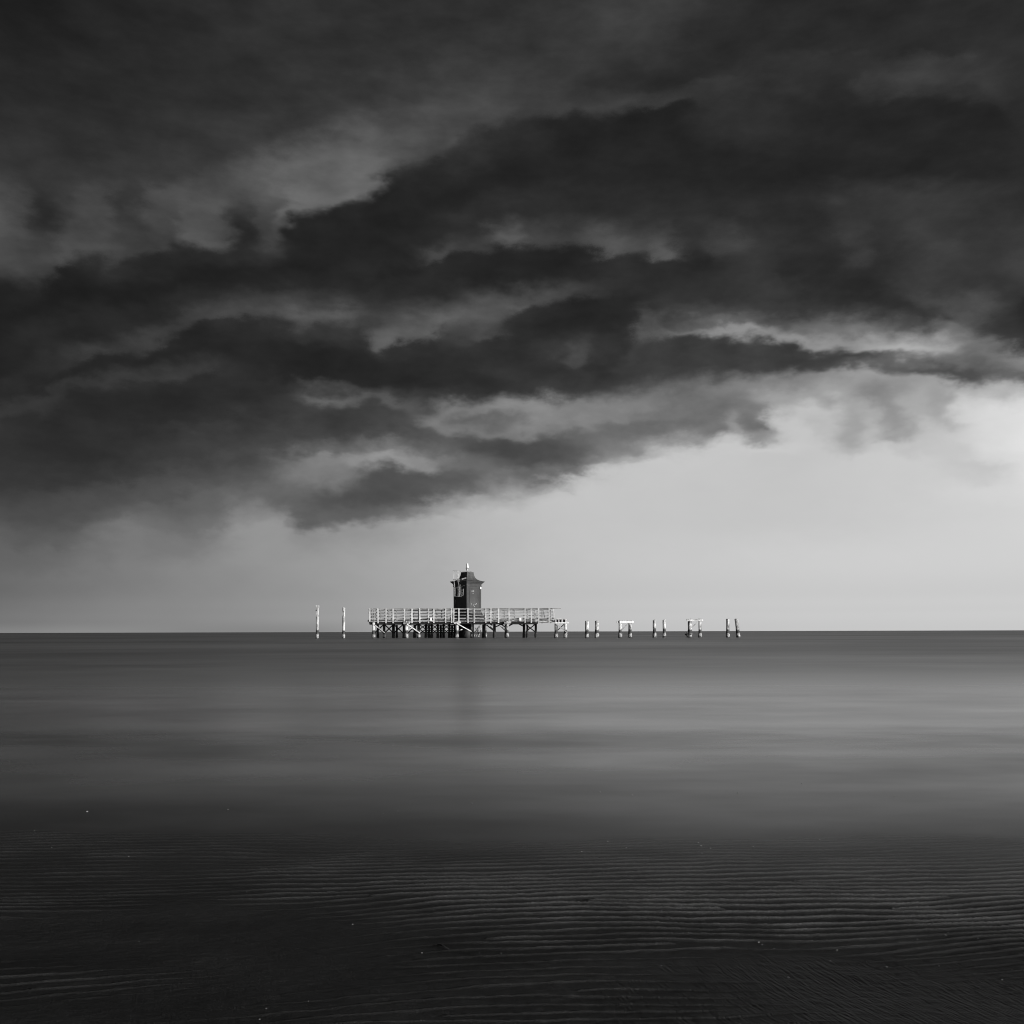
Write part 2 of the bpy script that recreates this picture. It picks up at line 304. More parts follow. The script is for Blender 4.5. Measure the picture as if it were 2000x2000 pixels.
t.links.new(ramp(t, f, [(.35, .003), (.65, .010)]), b.inputs['Base Color']); b.inputs['Roughness'].default_value = .6
M['caisson'] = m
m, t, b = mat('beacon_glass')
f = tex(t, 12, 3, .5, (1, 1, .3), 'Pos')
t.links.new(ramp(t, f, [(.35, .55), (.65, .85)]), b.inputs['Base Color']); b.inputs['Roughness'].default_value = .15; b.inputs['Coat Weight'].default_value = .5
M['beacon'] = m

# ------------------------------------------------------------------ sea bed and beach: one sheet, fine where the photo looks down on it
def vnoise(x, y, seed):
    g = np.random.RandomState(seed).rand(128, 128)
    xi = np.floor(x).astype(int); yi = np.floor(y).astype(int); fx = x - xi; fy = y - yi
    fx = fx * fx * fx * (fx * (fx * 6 - 15) + 10); fy = fy * fy * fy * (fy * (fy * 6 - 15) + 10)
    G = lambda a, b_: g[b_ % 128, a % 128]
    return (G(xi, yi) * (1 - fx) + G(xi + 1, yi) * fx) * (1 - fy) + (G(xi, yi + 1) * (1 - fx) + G(xi + 1, yi + 1) * fx) * fy - .5
def fbm(x, y, seed, o=4, g=.5):
    return sum(vnoise(x * 2 ** k, y * 2 ** k, seed + k) * g ** k for k in range(o))
def sstep(v, a, b_):
    t_ = np.clip((v - a) / (b_ - a), 0, 1); return t_ * t_ * (3 - 2 * t_)
def gpt(px, py):
    y = H_EYE * 2000 / (py - 1233.6); return (px - 1000) / 2000 * y, y

xs = np.concatenate([-np.geomspace(300, 1.9, 40)[:-1], np.linspace(-1.9, 1.9, 640), np.geomspace(1.9, 300, 40)[1:]])
ys = np.concatenate([-np.geomspace(80, .6, 14), np.linspace(-.4, 1.18, 8), np.linspace(1.2, 3.5, 1850), np.geomspace(3.55, 400, 42)])
gx, gy = np.meshgrid(xs, ys)
def sand_height(gx, gy):
    d_ = 2.0 - gy
    slope = np.where(d_ > 0, .006 * d_ * d_ / (d_ + .35), -.022 * d_ * d_ / (np.abs(d_) + .5)) - .022
    slope = np.maximum(slope, -2.5)
    # ripple phase: crests run along the shore, bending and forking
    wob = .080 * fbm(gx * .9 + 3, gy * 1.1, 11, 3) - .16 * gx * sstep(-gx, -.1, .5) * (1 - sstep(gy, 1.7, 2.0)) - .10 * (gx - .3) * sstep(gx, .3, 1.0) * (1 - sstep(gy, 1.7, 2.05)) + .024 * fbm(gx * 2.6, gy * 5, 31, 4, .5) + .0035 * fbm(gx * 14, gy * 12, 37, 2) - .085 * gx * sstep(gx, -.7, .5) - .04 * gx
    lam = .0365
    ph = (gy + wob) / lam
    # forks: a dislocation adds one crest on one side
    for cx, cy, sg in ((-.42, 1.98, 1), (.28, 1.80, -1), (.75, 2.02, 1), (-.95, 1.72, -1), (.10, 1.55, 1), (1.0, 1.85, -1), (-.2, 1.68, 1), (.5, 1.62, 1), (-.6, 2.2, -1), (.62, 2.25, 1), (.15, 2.08, 1), (-.75, 1.95, 1), (-.3, 2.12, -1), (.9, 2.12, -1), (1.15, 2.0, 1), (.42, 2.02, -1), (-.05, 1.82, 1), (.65, 1.74, 1), (-.5, 1.6, -1), (.3, 1.48, -1), (-.1, 1.45, 1)):
        ph = ph + sg * np.arctan2(gy - cy, (gx - cx) * .35) / (2 * np.pi)
    fr = ph - np.floor(ph)
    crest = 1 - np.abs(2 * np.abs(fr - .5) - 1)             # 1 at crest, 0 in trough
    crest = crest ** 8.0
    # where the ripples are strong, faint or washed out
    a = .66 + 1.1 * fbm(gx * 1.3 + 9, gy * 2.1, 51, 3)
    def blob(px, py, rx, ry, amt):
        bx, by = gpt(px, py); return amt * np.exp(-((gx - bx) / rx) ** 2 - ((gy - by) / ry) ** 2)
    a = a + blob(1250, 1740, .75, .22, .6) + blob(1050, 1930, .4, .18, .35) + blob(700, 1720, .40, .16, .08) + blob(1750, 1760, .5, .16, .4)
    a = a + blob(60, 1890, .24, .08, 1.6) - blob(330, 1790, .34, .16, .5) - blob(330, 1890, .30, .12, .5) - blob(1720, 1930, .26, .15, 1.5) - blob(1560, 1850, .22, .08, .5) - blob(640, 1870, .16, .07, .5)
    a = a + .5 * fbm(gx * 6, gy * 9, 55, 3)
    a = np.clip(a, 0.0, 1.25) * (.38 + .62 * sstep(gy, 1.5, 2.0))
    h = slope + .0062 * a * crest
    h = h + .010 * fbm(gx * 1.1, gy * 1.6, 91, 3) + .0016 * fbm(gx * 9, gy * 22, 95, 4) + .0009 * fbm(gx * 60, gy * 90, 99, 2)
    # low swash bar at the left
    h = h + .006 * np.exp(-(((gy - 2.12 - .12 * gx) / .07) ** 2)) * sstep(-gx, .25, .9)
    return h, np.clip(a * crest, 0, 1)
hh, crest_hl = sand_height(gx, gy)
nx, ny = len(xs), len(ys)
me = bpy.data.meshes.new('beach_sand')
me.vertices.add(nx * ny)
me.vertices.foreach_set('co', np.stack([gx, gy, hh], -1).astype(np.float32).ravel())
ii = (np.arange(ny - 1)[:, None] * nx + np.arange(nx - 1)[None, :]).ravel()
q = np.stack([ii, ii + 1, ii + nx + 1, ii + nx], -1).astype(np.int32)
me.loops.add(q.size); me.polygons.add(len(q))
me.loops.foreach_set('vertex_index', q.ravel())
me.polygons.foreach_set('loop_start', np.arange(0, q.size, 4, dtype=np.int32))
me.polygons.foreach_set('use_smooth', np.ones(len(q), dtype=bool))
me.update(calc_edges=True)
at_ = me.attributes.new('crest_highlight', 'FLOAT', 'POINT'); at_.data.foreach_set('value', crest_hl.astype(np.float32).ravel())
m, t, b = mat('wet_dark_sand')
f1 = tex(t, 420, 3, .6, (1, 1, 1), 'Pos'); f2 = tex(t, 3.0, 4, .6, (1, 1.6, 1), 'Pos')
c = mth(t, 'MULTIPLY', ramp(t, f1, [(.3, .011), (.5, .021), (.72, .044)]), ramp(t, f2, [(.3, .7), (.7, 1.25)]))
hl = node(t, 'ShaderNodeAttribute', attribute_name='crest_highlight').outputs['Fac']     # lit crest lines painted as paler sand
c = mth(t, 'MULTIPLY', c, mapr(t, hl, .30, .75, 1.0, 2.6))
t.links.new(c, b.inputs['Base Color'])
t.links.new(mapr(t, f2, .3, .7, .45, .6), b.inputs['Roughness'])
b.inputs['Specular IOR Level'].default_value = .07
# cross-current scour marks where the ripples are washed out
pp = node(t, 'ShaderNodeNewGeometry').outputs['Position']
ps = node(t, 'ShaderNodeSeparateXYZ', ins={0: pp}).outputs
sx, sy = gpt(1720, 1930)
dd = mth(t, 'ADD', mth(t, 'POWER', mth(t, 'DIVIDE', mth(t, 'SUBTRACT', ps[0], sx), .42), 2.0), mth(t, 'POWER', mth(t, 'DIVIDE', mth(t, 'SUBTRACT', ps[1], sy), .22), 2.0))
scour = mapr(t, dd, .3, 1.5, 1.0, .12, 'SMOOTHSTEP')
sv = node(t, 'ShaderNodeCombineXYZ', ins={0: mth(t, 'ADD', mth(t, 'MULTIPLY', ps[0], 190.0), mth(t, 'MULTIPLY', ps[1], 60.0)), 1: mth(t, 'SUBTRACT', mth(t, 'MULTIPLY', ps[1], 24.0), mth(t, 'MULTIPLY', ps[0], 8.0)), 2: 0.0}).outputs[0]
sn_ = node(t, 'ShaderNodeTexNoise', ins={'Vector': sv, 'Scale': 1.0, 'Detail': 3.0, 'Roughness': .6}).outputs['Fac']
hb = mth(t, 'ADD', mth(t, 'MULTIPLY', f1, .0011), mth(t, 'MULTIPLY', mth(t, 'MULTIPLY', sn_, scour), .0065))
bump(t, b, hb, .7, 1.0)
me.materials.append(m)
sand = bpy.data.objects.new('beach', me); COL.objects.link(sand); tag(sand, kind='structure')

# ------------------------------------------------------------------ the sea, smoothed by the long exposure
wy_ = np.concatenate([np.linspace(1.25, 4, 15), np.geomspace(4.4, 30000, 60)])
wx_ = np.concatenate([-np.geomspace(30000, 4, 24), np.linspace(-3, 3, 9), np.geomspace(4, 30000, 24)])
wb = MB()
vv = [(x, y, 0.0) for y in wy_ for x in wx_]; n = len(wx_)
wb.add(vv, [(j * n + i, j * n + i + 1, (j + 1) * n + i + 1, (j + 1) * n + i) for j in range(len(wy_) - 1) for i in range(n - 1)], True)
m, t, b = mat('sea_water')
pos = node(t, 'ShaderNodeNewGeometry').outputs['Position']
sp = node(t, 'ShaderNodeSeparateXYZ', ins={0: pos}).outputs
ly = mth(t, 'LOGARITHM', mth(t, 'MAXIMUM', sp[1], 1.0), 10.0)
def sn(sx, sy, off, detail=3):
    v = node(t, 'ShaderNodeCombineXYZ', ins={0: mth(t, 'MULTIPLY', sp[0], sx), 1: mth(t, 'MULTIPLY', sp[1], sy), 2: off}).outputs[0]
    return node(t, 'ShaderNodeTexNoise', ins={'Vector': v, 'Scale': 1.0, 'Detail': detail, 'Roughness': .55}).outputs['Fac']
far_ = mapr(t, ly, .7, 1.5, 0, 1); far2 = mapr(t, ly, 1.2, 1.8, 0, 1)
lerp = lambda f, a, c: mth(t, 'ADD', mth(t, 'MULTIPLY', a, mth(t, 'SUBTRACT', 1.0, f)), mth(t, 'MULTIPLY', c, f))
streak = lerp(far2, lerp(far_, sn(.55, 1.1, 4.0, 4), sn(.13, .28, 0.0, 4)), sn(.035, .06, 12.0, 4))
lyj = mth(t, 'ADD', ly, mth(t, 'MULTIPLY', mth(t, 'SUBTRACT', streak, .5), .42))
rough = fcurve(t, mth(t, 'DIVIDE', lyj, 4.0), [(.0, .32), (.10, .30), (.15, .26), (.19, .225), (.24, .235), (.29, .33), (.36, .38), (.455, .39), (.484, .43), (.6, .43), (1, .43)], 'VECTOR')
# foam of the breaking waves, averaged by the exposure: a pale diffuse veil in the surf zone
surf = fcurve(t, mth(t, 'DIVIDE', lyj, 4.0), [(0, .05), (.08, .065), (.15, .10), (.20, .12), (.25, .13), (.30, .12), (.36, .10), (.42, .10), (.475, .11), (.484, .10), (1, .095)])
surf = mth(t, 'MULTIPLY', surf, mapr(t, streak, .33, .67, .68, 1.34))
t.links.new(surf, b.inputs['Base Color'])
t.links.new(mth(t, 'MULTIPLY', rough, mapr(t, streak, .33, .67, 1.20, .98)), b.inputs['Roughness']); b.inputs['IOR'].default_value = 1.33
# wind chop across the swell spreads reflections sideways
b.inputs['Anisotropic'].default_value = .5
t.links.new(node(t, 'ShaderNodeCombineXYZ', ins={0: 1.0, 1: 0.0, 2: 0.0}).outputs[0], b.inputs['Tangent'])
tr = node(t, 'ShaderNodeBsdfTransparent').outputs[0]
# towards the beach the water thins to nothing over the rippled sand
edge = mth(t, 'ADD', sp[1], mth(t, 'MULTIPLY', mth(t, 'SUBTRACT', sn(1.3, 2.2, 9.0, 4), .5), .5))
alpha = mapr(t, edge, 1.5, 3.6, 0, 1, 'SMOOTHSTEP')
mx = node(t, 'ShaderNodeMixShader', ins={0: alpha, 1: tr, 2: b.outputs[0]}).outputs[0]
t.links.new(mx, t.nodes['Material Output'].inputs[0])
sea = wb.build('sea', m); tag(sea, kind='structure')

# ------------------------------------------------------------------ timber piles
def pile_mb(x, y, r, z_top, z_bot=-.7, lean=(0, 0), rough=.05, chip=.06, seed=0, growth=.13, n=16, fork=False):
    mb = MB(); rr = random.Random(seed * 13 + 5)
    zs = list(np.arange(z_bot, z_top - .02, .07)) + [z_top]
    off = Vector((seed * 7.3, seed * 3.1, 0)); vs_ = []
    for i, z in enumerate(zs):
        for k in range(n):
            a = 2 * math.pi * k / n
            nz = mnoise.noise(Vector((math.cos(a) * 1.6, math.sin(a) * 1.6, z * 1.3)) + off)
            nf = mnoise.noise(Vector((math.cos(a) * 4, math.sin(a) * 4, z * 7)) + off)
            g = growth * max(0.0, 1 - ((z - .15) / .28) ** 2)
            rad = r * (1 + rough * 1.4 * nz + g * (1 + 1.2 * nf) + rough * .5 * nf - .05 * max(0, z) / 2)
            zz = z
            if i == len(zs) - 1: zz = z - chip * (.5 + mnoise.noise(Vector((a * 1.3, seed, 3)))) * 1.6
            t_ = max(0, z) / max(.1, z_top)
            vs_.append((x + lean[0] * t_ + rad * math.cos(a), y + lean[1] * t_ + rad * math.sin(a), zz))
    fs = [(i * n + k, i * n + (k + 1) % n, (i + 1) * n + (k + 1) % n, (i + 1) * n + k) for i in range(len(zs) - 1) for k in range(n)]
    mb.add(vs_, fs, True)
    b_ = (len(zs) - 1) * n
    mb.add([(x + lean[0], y + lean[1], z_top - chip * 1.1)], [])
    for k in range(n):
        mb.f.append((b_ + k, b_ + (k + 1) % n, len(mb.v) - 1)); mb.sm.append(False)
    return mb

# two tall dolphins left of the pier
for i, (px, top, lab) in enumerate(((619.5, 1184, 'tall white mooring pile with a forked top, standing alone farthest left in the sea'),
                                    (671.0, 1186, 'tall white mooring pile with a grey upper patch, nearest the left end of the pier'))):
    p0 = at(px, 1247); r = 2.75 * .0425
    o = thing('mooring_pile', lab, 'pile', (p0.x, SHORE_PIER, 0), 'tall mooring piles left of the pier')
    zt = Z(top, px)
    pile_mb(p0.x, SHORE_PIER, r, zt - (.12 if i == 0 else .0), rough=.02, chip=.04 if i else .02, seed=40 + i, growth=.10, lean=(.03, 0)).build('shaft', M['whitepile'], o)
    if i == 0:
        MB().bar((p0.x - .02, SHORE_PIER - .02, zt - .45), (p0.x - .015, SHORE_PIER - .02, zt + .09), .13, .12, jit=.012).build('fork', M['whitepile'], o)
        MB().bar((p0.x + .09, SHORE_PIER, zt - .45), (p0.x + .145, SHORE_PIER, zt + .08), .055, .10, jit=.01).build('fork', M['whitepile'], o)
        MB().bar((p0.x - .055, SHORE_PIER - r - .004, zt - .86), (p0.x - .035, SHORE_PIER - r + .006, zt - .36), .09, .03).build('plate', M['plank'], o)
        MB().box(p0.x - .085, p0.x - .005, SHORE_PIER - r - .05, SHORE_PIER - r + .02, zt - .38, zt - .30).build('bolt', M['tar'], o)
    else:
        MB().box(p0.x - .075, p0.x + .055, SHORE_PIER - r - .012, SHORE_PIER - r + .05, Z(1204, px), Z(1193, px)).build('plate', M['back'], o)

# single piles and broken trestles of the lost walkway, right of the pier
solo = [(1146.4, 7.0, 1212.4, 0, 'bleached walkway pile with a rounded pale top, first right of the pier end trestle'),
        (1165.6, 7.4, 1212.6, 0, 'bleached walkway pile with a notched square top, left of the braced trestle'),
        (1278.1, 6.4, 1210.6, 0, 'weathered pile with a dark notch in its top, just right of the first braced trestle'),
        (1297.3, 6.2, 1210.4, 0, 'darker weathered pile with a slanted top, between the two braced trestles'),
        (1421.5, 6.4, 1208.6, 0, 'straight pale pile of the last pair at the right'),
        (1439.6, 7.0, 1208.2, -.16, 'leaning dark streaked pile at the far right end of the pile row')]
for i, (px, w, top, lean, lab) in enumerate(solo):
    Yp = SHORE_PIER + (.25 if i % 2 else 0)
    x = X(px, Yp); r = w * .0425 / 2
    o = thing('walkway_pile', lab, 'pile', (x, Yp, 0), 'single piles of the lost walkway')
    pile_mb(x + (.10 if lean else 0), Yp, r, Z(top, px, Yp) + .02, rough=.10, chip=.12, seed=i + 1, growth=.14, lean=(lean, 0)).build('shaft', M['pile'], o)
    if i in (1, 2, 3):
        sx = -1 if i < 3 else 1
        MB().box(x - r * .2, x + r * 1.02, Yp - r * .9, Yp + r * .3, Z(top + 4, px, Yp), Z(top - .8, px, Yp)).build('top_block', M['post'], o, .01)

def trestle(pxa, wa_, pxb, wb_, top, cap, seed, label, brace, Yp=SHORE_PIER, extra=None):
    xa, xb = X(pxa, Yp), X(pxb, Yp)
    o = thing('walkway_trestle', label, 'trestle', ((xa + xb) / 2, Yp, 0), 'broken trestles of the lost walkway')
    zc = Z(cap[2], (pxa + pxb) / 2, Yp); zt = Z(cap[3], (pxa + pxb) / 2, Yp)
    for k, (x, w) in enumerate(((xa, wa_), (xb, wb_))):
        pile_mb(x, Yp + .02 * k, w * .0425 / 2, zc + (.05 if k else .08), rough=.09, chip=.03, seed=seed + k, growth=.16).build('pile', M['pile'], o)
    cb = MB(); x0, x1 = X(cap[0], Yp), X(cap[1], Yp)
    cb.box(x0, x1, Yp - .17, Yp - .03, zc, zt)
    cb.box(x0 + .1, x1 - .06, Yp + .04, Yp + .17, zc + .015, zt - .01)
    c_ = cb.build('cap_beam', M['white' if seed == 21 else 'cap'], o, .012)
    for (a, b_) in brace:
        MB().bar(at(*a, Yp - .10), at(*b_, Yp - .10), .07, .05).build('brace', M['plank'], o)
    return o, x0, x1, zc, zt
o, x0, x1, zc, zt = trestle(1211.3, 6.4, 1230.6, 6.6, 1212, (1204.2, 1237.6, 1217.0, 1212.8), 21, 'braced pale trestle of two piles under a thick white cap beam', [((1214.5, 1230), (1227.5, 1217))])
MB().bar((X(1209.6), SHORE_PIER - .2, zc - .35), (X(1209.3), SHORE_PIER - .2, zt + .06), .10, .08).build('cleat', M['back'], o)
for px in (1217, 1222, 1226.5, 1232): MB().box(X(px) - .06, X(px) + .07, SHORE_PIER - .1, SHORE_PIER + .14, zt + .002, zt + .035 + .03 * rng.random()).build('deck_remnant', M['plank'], o)
o, x0, x1, zc, zt = trestle(1347.4, 7.6, 1367.3, 6.0, 1210, (1341, 1372.5, 1213.2, 1209.8), 31, 'trestle with a thin broken cap and a thick ragged left pile, farther right', [((1351.5, 1225), (1364, 1214.5))])
for px in (1342.2, 1345.5, 1350, 1353.5, 1361.5, 1366, 1370):
    MB().box(X(px) - .05, X(px) + .05, SHORE_PIER - .12, SHORE_PIER + .12, zt + .002, zt + .02 + .05 * rng.random()).build('deck_remnant', M['plank'], o)
gr = MB()
for k in range(26):
    a = rng.uniform(0, 6.28); q_ = Vector((X(1343.2) + rng.gauss(0, .06), SHORE_PIER - .08 + rng.gauss(0, .05), rng.uniform(0, .42)))
    gr.bar(q_, q_ + Vector((rng.gauss(-.08, .06), rng.gauss(0, .06), rng.gauss(.05, .08))), .05, .04)
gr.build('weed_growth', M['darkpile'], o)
MB().tube([(X(1343.5), SHORE_PIER - .2, .34), (X(1347), SHORE_PIER - .25, .30), (X(1351.5), SHORE_PIER - .18, .2)], .018).build('rope', M['tar'], o)

# first trestle, standing at the pier's broken end
o = thing('walkway_trestle', 'low trestle with crossed braces and broken deck boards, touching the right end of the pier', 'trestle', (X(1095), SHORE_PIER, 0), 'broken trestles of the lost walkway')
for k, (px, w) in enumerate(((1086.2, 6.4), (1104.2, 6.2))):
    pile_mb(X(px), SHORE_PIER, w * .0425 / 2, Z(1218), rough=.08, chip=.02, seed=61 + k, growth=.16).build('pile', M['pile'], o)
MB().box(X(1084), X(1111), SHORE_PIER - .16, SHORE_PIER + .12, Z(1218), Z(1215.8)).build('cap_beam', M['white'], o, .01)
MB().bar(at(1087, 1219, SHORE_PIER - .19), at(1108, 1236, SHORE_PIER - .19), .06, .05).build('brace', M['plank'], o)
MB().bar(at(1089, 1231, SHORE_PIER + .15), at(1102, 1219, SHORE_PIER + .15), .07, .05).build('brace', M['tar'], o)
for px in (1088, 1094.5, 1101.5):
    MB().box(X(px - 2.2), X(px + 2.2), SHORE_PIER - .12, SHORE_PIER + 1.2, Z(1216) + .003, Z(1210.5)).build('bearer', M['tar'], o)
for px, w in ((1085.6, .10), (1091.4, .09), (1098, .11), (1104.8, .10), (1107.5, .13)):
    MB().box(X(px) - w / 2, X(px) + w / 2, SHORE_PIER - .20, SHORE_PIER - .125, Z(1216) + .004, Z(1209.5 + 1.5 * rng.random())).build('board_end', M['post'], o)
MB().bar(at(1085.5, 1208.2, SHORE_PIER), at(1106.5, 1209.6, SHORE_PIER), .06, .35).build('deck_board', M['post'], o)

# ------------------------------------------------------------------ the pier
YF, YB = SHORE_PIER, SHORE_PIER + 5.0
ZD = Z(1212.6); ZR = Z(1188.6)
pier = thing('pier', 'weathered timber pier platform with white railings on dark cross-braced piles', 'pier', (X(905), YF + 2.5, 0))
bx0, bx1 = X(722.5), X(1083)
# deck of separate boards
dk = MB(); x = bx0 - .1
while x < bx1:
    w = rng.uniform(.19, .24)
    if x + w > X(1052) and rng.random() < .12: x += w; continue
    dk.box(x, x + w - .015, YF - .02 + rng.uniform(-.04, .02), YB + rng.uniform(-.05, .05), ZD - .055, ZD + rng.uniform(-.006, .006)); x += w
dk.build('deck', M['plank'], pier)
# edge beams, dark and tarred; the right end is bare boards on a pale stringer
fb = MB(); fb.box(X(724), X(1050.5), YF + .04, YF + .22, Z(1219), ZD - .058).build('edge_beam', M['tar'], pier, .012)
MB().box(X(724), X(1050.5), YB - .25, YB - .05, Z(1219), ZD - .058).build('edge_beam', M['tar'], pier, .012)
MB().box(X(1046), X(1084), YF + .02, YF + .10, ZD - .125, ZD - .058).build('stringer', M['post'], pier)
MB().box(X(1046), X(1084), YB - .2, YB - .1, ZD - .125, ZD - .058).build('stringer', M['plank'], pier)
for px in (723.5, 750, 790, 830, 866, 893, 945, 990, 1023, 1046):
    MB().box(X(px) - .11, X(px) + .11, YF + .225, YB - .255, Z(1219.5), ZD - .06).build('cross_beam', M['tar'], pier)
MB().box(X(717.5), X(721.5), YF + .2, YF + .32, Z(1214), Z(1210.5)).build('beam_end', M['tar'], pier)
MB().box(X(721), X(726), YF - .1, YF + .035, Z(1217.5), Z(1213.6)).build('beam_end', M['tar'], pier)
# piles: pale ones along the front; most behind are coloured dark for the deck's shade
FRONT = [(730, 5.8), (794.2, 6.6), (892.6, 6.4), (990.5, 6.0)]
for i, (px, w) in enumerate(FRONT):
    pile_mb(X(px), YF - .12, w * .0425 / 2, Z(1212.5 if i else 1214.5), rough=.08, chip=.06, seed=70 + i, growth=.18).build('pile', M['pile'], pier)
    if i:
        fm = MB()
        fm.box(X(px - 5.5), X(px + 7), YF - .36, YF - .24, Z(1218.2), Z(1215.5))
        fm.box(X(px + 3.2), X(px + 8), YF - .32, YF - .20, Z(1216.5), Z(1213.8))
        fm.build('fender_block', M['pile'], pier, .01)
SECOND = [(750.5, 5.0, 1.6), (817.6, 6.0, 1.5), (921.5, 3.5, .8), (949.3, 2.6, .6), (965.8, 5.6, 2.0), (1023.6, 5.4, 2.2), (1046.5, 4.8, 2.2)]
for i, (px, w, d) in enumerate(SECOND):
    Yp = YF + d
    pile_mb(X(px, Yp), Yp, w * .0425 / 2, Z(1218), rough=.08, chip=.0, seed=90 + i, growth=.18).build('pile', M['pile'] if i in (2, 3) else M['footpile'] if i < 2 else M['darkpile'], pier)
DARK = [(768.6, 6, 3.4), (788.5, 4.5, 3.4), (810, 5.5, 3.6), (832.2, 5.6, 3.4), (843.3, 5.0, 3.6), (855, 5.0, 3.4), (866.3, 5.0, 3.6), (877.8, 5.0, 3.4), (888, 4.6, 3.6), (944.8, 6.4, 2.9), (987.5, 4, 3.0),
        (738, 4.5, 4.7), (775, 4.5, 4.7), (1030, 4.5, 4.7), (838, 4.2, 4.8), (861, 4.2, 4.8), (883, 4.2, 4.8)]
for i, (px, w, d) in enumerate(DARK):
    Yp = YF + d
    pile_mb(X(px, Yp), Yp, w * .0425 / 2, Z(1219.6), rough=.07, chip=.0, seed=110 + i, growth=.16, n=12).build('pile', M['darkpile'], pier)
def xbrace(pa, pb, ya, yb, Yp, w=.055, name='cross_brace', mm='tar', both=True):
    b_ = MB()
    b_.bar(at(pa, ya, Yp - .04), at(pb, yb, Yp - .04), w, .04)
    if both: b_.bar(at(pa, yb, Yp + .04), at(pb, ya, Yp + .04), w, .04)
    b_.build(name, M[mm], pier)
for pa, pb in ((731, 750), (751, 768.5), (769, 787.5), (796, 815)):
    xbrace(pa, pb, 1219.5, 1236.5, YF + 2.6, .10)
ds = [819, 832.2, 843.3, 855, 866.3, 877.8, 888]
for pa, pb in zip(ds, ds[1:]):
    xbrace(pa, pb, 1219.5, 1229.5, YF + 3.3, .08); xbrace(pa, pb, 1228.5, 1238, YF + 3.75, .08)
xbrace(1027, 1044.5, 1220, 1233.5, YF + 2.2, .09)
# knee braces
for a, b_, d in (((951, 1221), (964.5, 1232), .7), ((975, 1220), (987.5, 1232), .7), ((968, 1224), (985, 1217.8), .9), ((955, 1217.5), (962, 1221.5), .6),
                 ((993, 1223), (1003, 1217.5), .5), ((1011, 1217.3), (1022, 1223), 1.8), ((979, 1219), (990, 1227.5), .3), ((957, 1224), (964, 1230), .3)):
    MB().bar(at(a[0], a[1], YF + d), at(b_[0], b_[1], YF + d), .10, .07).build('knee_brace', M['tar'], pier)
# pale loose braces running from the front piles down to the second row
for a, b_, w in ((((731.5, 1220.5), -.28), ((752.5, 1237), 1.3), .05), (((794.5, 1218.8), -.36), ((820, 1236.5), 1.2), .085), (((892, 1217.5), -.40), ((921, 1233.5), .5), .085),
                 (((976, 1221.5), -.1), ((986, 1229), .5), .05)):
    MB().bar(at(a[0][0], a[0][1], YF + a[1]), at(b_[0][0], b_[0][1], YF + b_[1]), w, .06, jit=.01).build('brace', M['post'], pier)
MB().bar(at(797, 1231, YF - .3), at(805, 1226, YF - .2), .06, .05).build('brace', M['plank'], pier)
# broken timbers fallen against the dark foundation
for k, (a, b_) in enumerate((((926, 1244), (930.5, 1229)), ((929.5, 1245), (938.5, 1219)), ((934, 1245), (941, 1224)), ((925.5, 1237), (938, 1221)), ((936, 1244), (932, 1228)), ((927.5, 1226), (937.5, 1240)), ((921, 1245), (923.5, 1236)), ((895, 1233), (903, 1229)))):
    d = .15 + .07 * k
    MB().bar(at(a[0], a[1], YF + d), at(b_[0], b_[1], YF + d + .05), rng.uniform(.05, .09), .06, jit=.012).build('broken_timber', M['pile'], pier)

# railings: rails as one mesh, each post a part of its own
RY = [1189.2, 1195.6, 1201.8, 1208.0]
fposts = [722, 738.5, 754, 768, 790, 804.6, 820, 837, 847.3, 870.5, 882, 886, 896.4, 914.3, 926.4, 948.8, 958.7, 973.8, 994.4, 1025.7, 1037.8, 1052, 1072.7]
bposts = [728, 746, 761, 779, 807, 827, 855, 866, 907, 936, 962.4, 984, 1005, 1032, 1046, 1062, 1079]
def railing(Yr, posts, x0, x1, mrail, mpost, wpost, seed, label=None):
    r_ = random.Random(seed); rl = MB()
    xs_ = sorted([x0] + posts + [x1])
    for ri, py in enumerate(RY):
        z = Z(py, 900); w = .062 if ri else .10
        if ri == 3: w = .11
        k = 0
        while k < len(xs_) - 1:
            k2 = min(len(xs_) - 1, k + r_.choice((2, 3)))
            sag = r_.uniform(-.012, .012)
            rl.bar((X(xs_[k]) + .004, Yr + .05, z + sag), (X(xs_[k2]) - .004, Yr + .05, z + sag + r_.uniform(-.012, .012)), w * r_.uniform(.85, 1.1), .04)
            k = k2
    # flat hand rail on top
    rl.bar((X(x0), Yr + .02, ZR + .01), (X(x1), Yr + .02, ZR + .01), .035, .13)
    ro = rl.build('railing', M[mrail], pier)
    if label: ro['label'] = label
    for px in posts:
        d = r_.uniform(-.015, .015)
        MB().bar((X(px), Yr - .015, ZD - .18), (X(px) + d, Yr - .015, ZR + r_.uniform(-.02, .045)), .085, wpost * r_.uniform(.85, 1.15), up=(0, 1, 0)).build('post', M[mpost], ro)
    return ro
rf = railing(YF, fposts, 721.5, 1083, 'rail', 'post', .105, 5, 'pale front railing along the seaward edge of the deck')
MB().bar((X(1083), YF - .015, ZD - .1), (X(1080.6), YF - .015, ZR - .04), .08, .09, up=(0, 1, 0)).build('post', M['post'], rf)
MB().bar((X(1078), YF + .02, ZR - .01), (X(1095.8), YF + .02, ZR - .02), .05, .11).build('loose_rail', M['rail'], rf)
rb = railing(YB - .1, [p * 1.0 + 0 for p in bposts], 722.5, 1079, 'back', 'back', .085, 9, 'greyer rear railing seen through the front one')
# railing across the left end
el_ = MB()
for py in RY:
    el_.bar((X(721.3), YF + .12, Z(py)), (X(721.3), YB - .2, Z(py)), .07, .04)
eo = el_.build('end_railing', M['back'], pier)
for k in range(4):
    yy = YF + .35 + k * 1.35
    MB().bar((X(720), yy, ZD - .05), (X(720), yy, ZR), .09, .08, up=(0, 1, 0)).build('post', M['back'], eo)
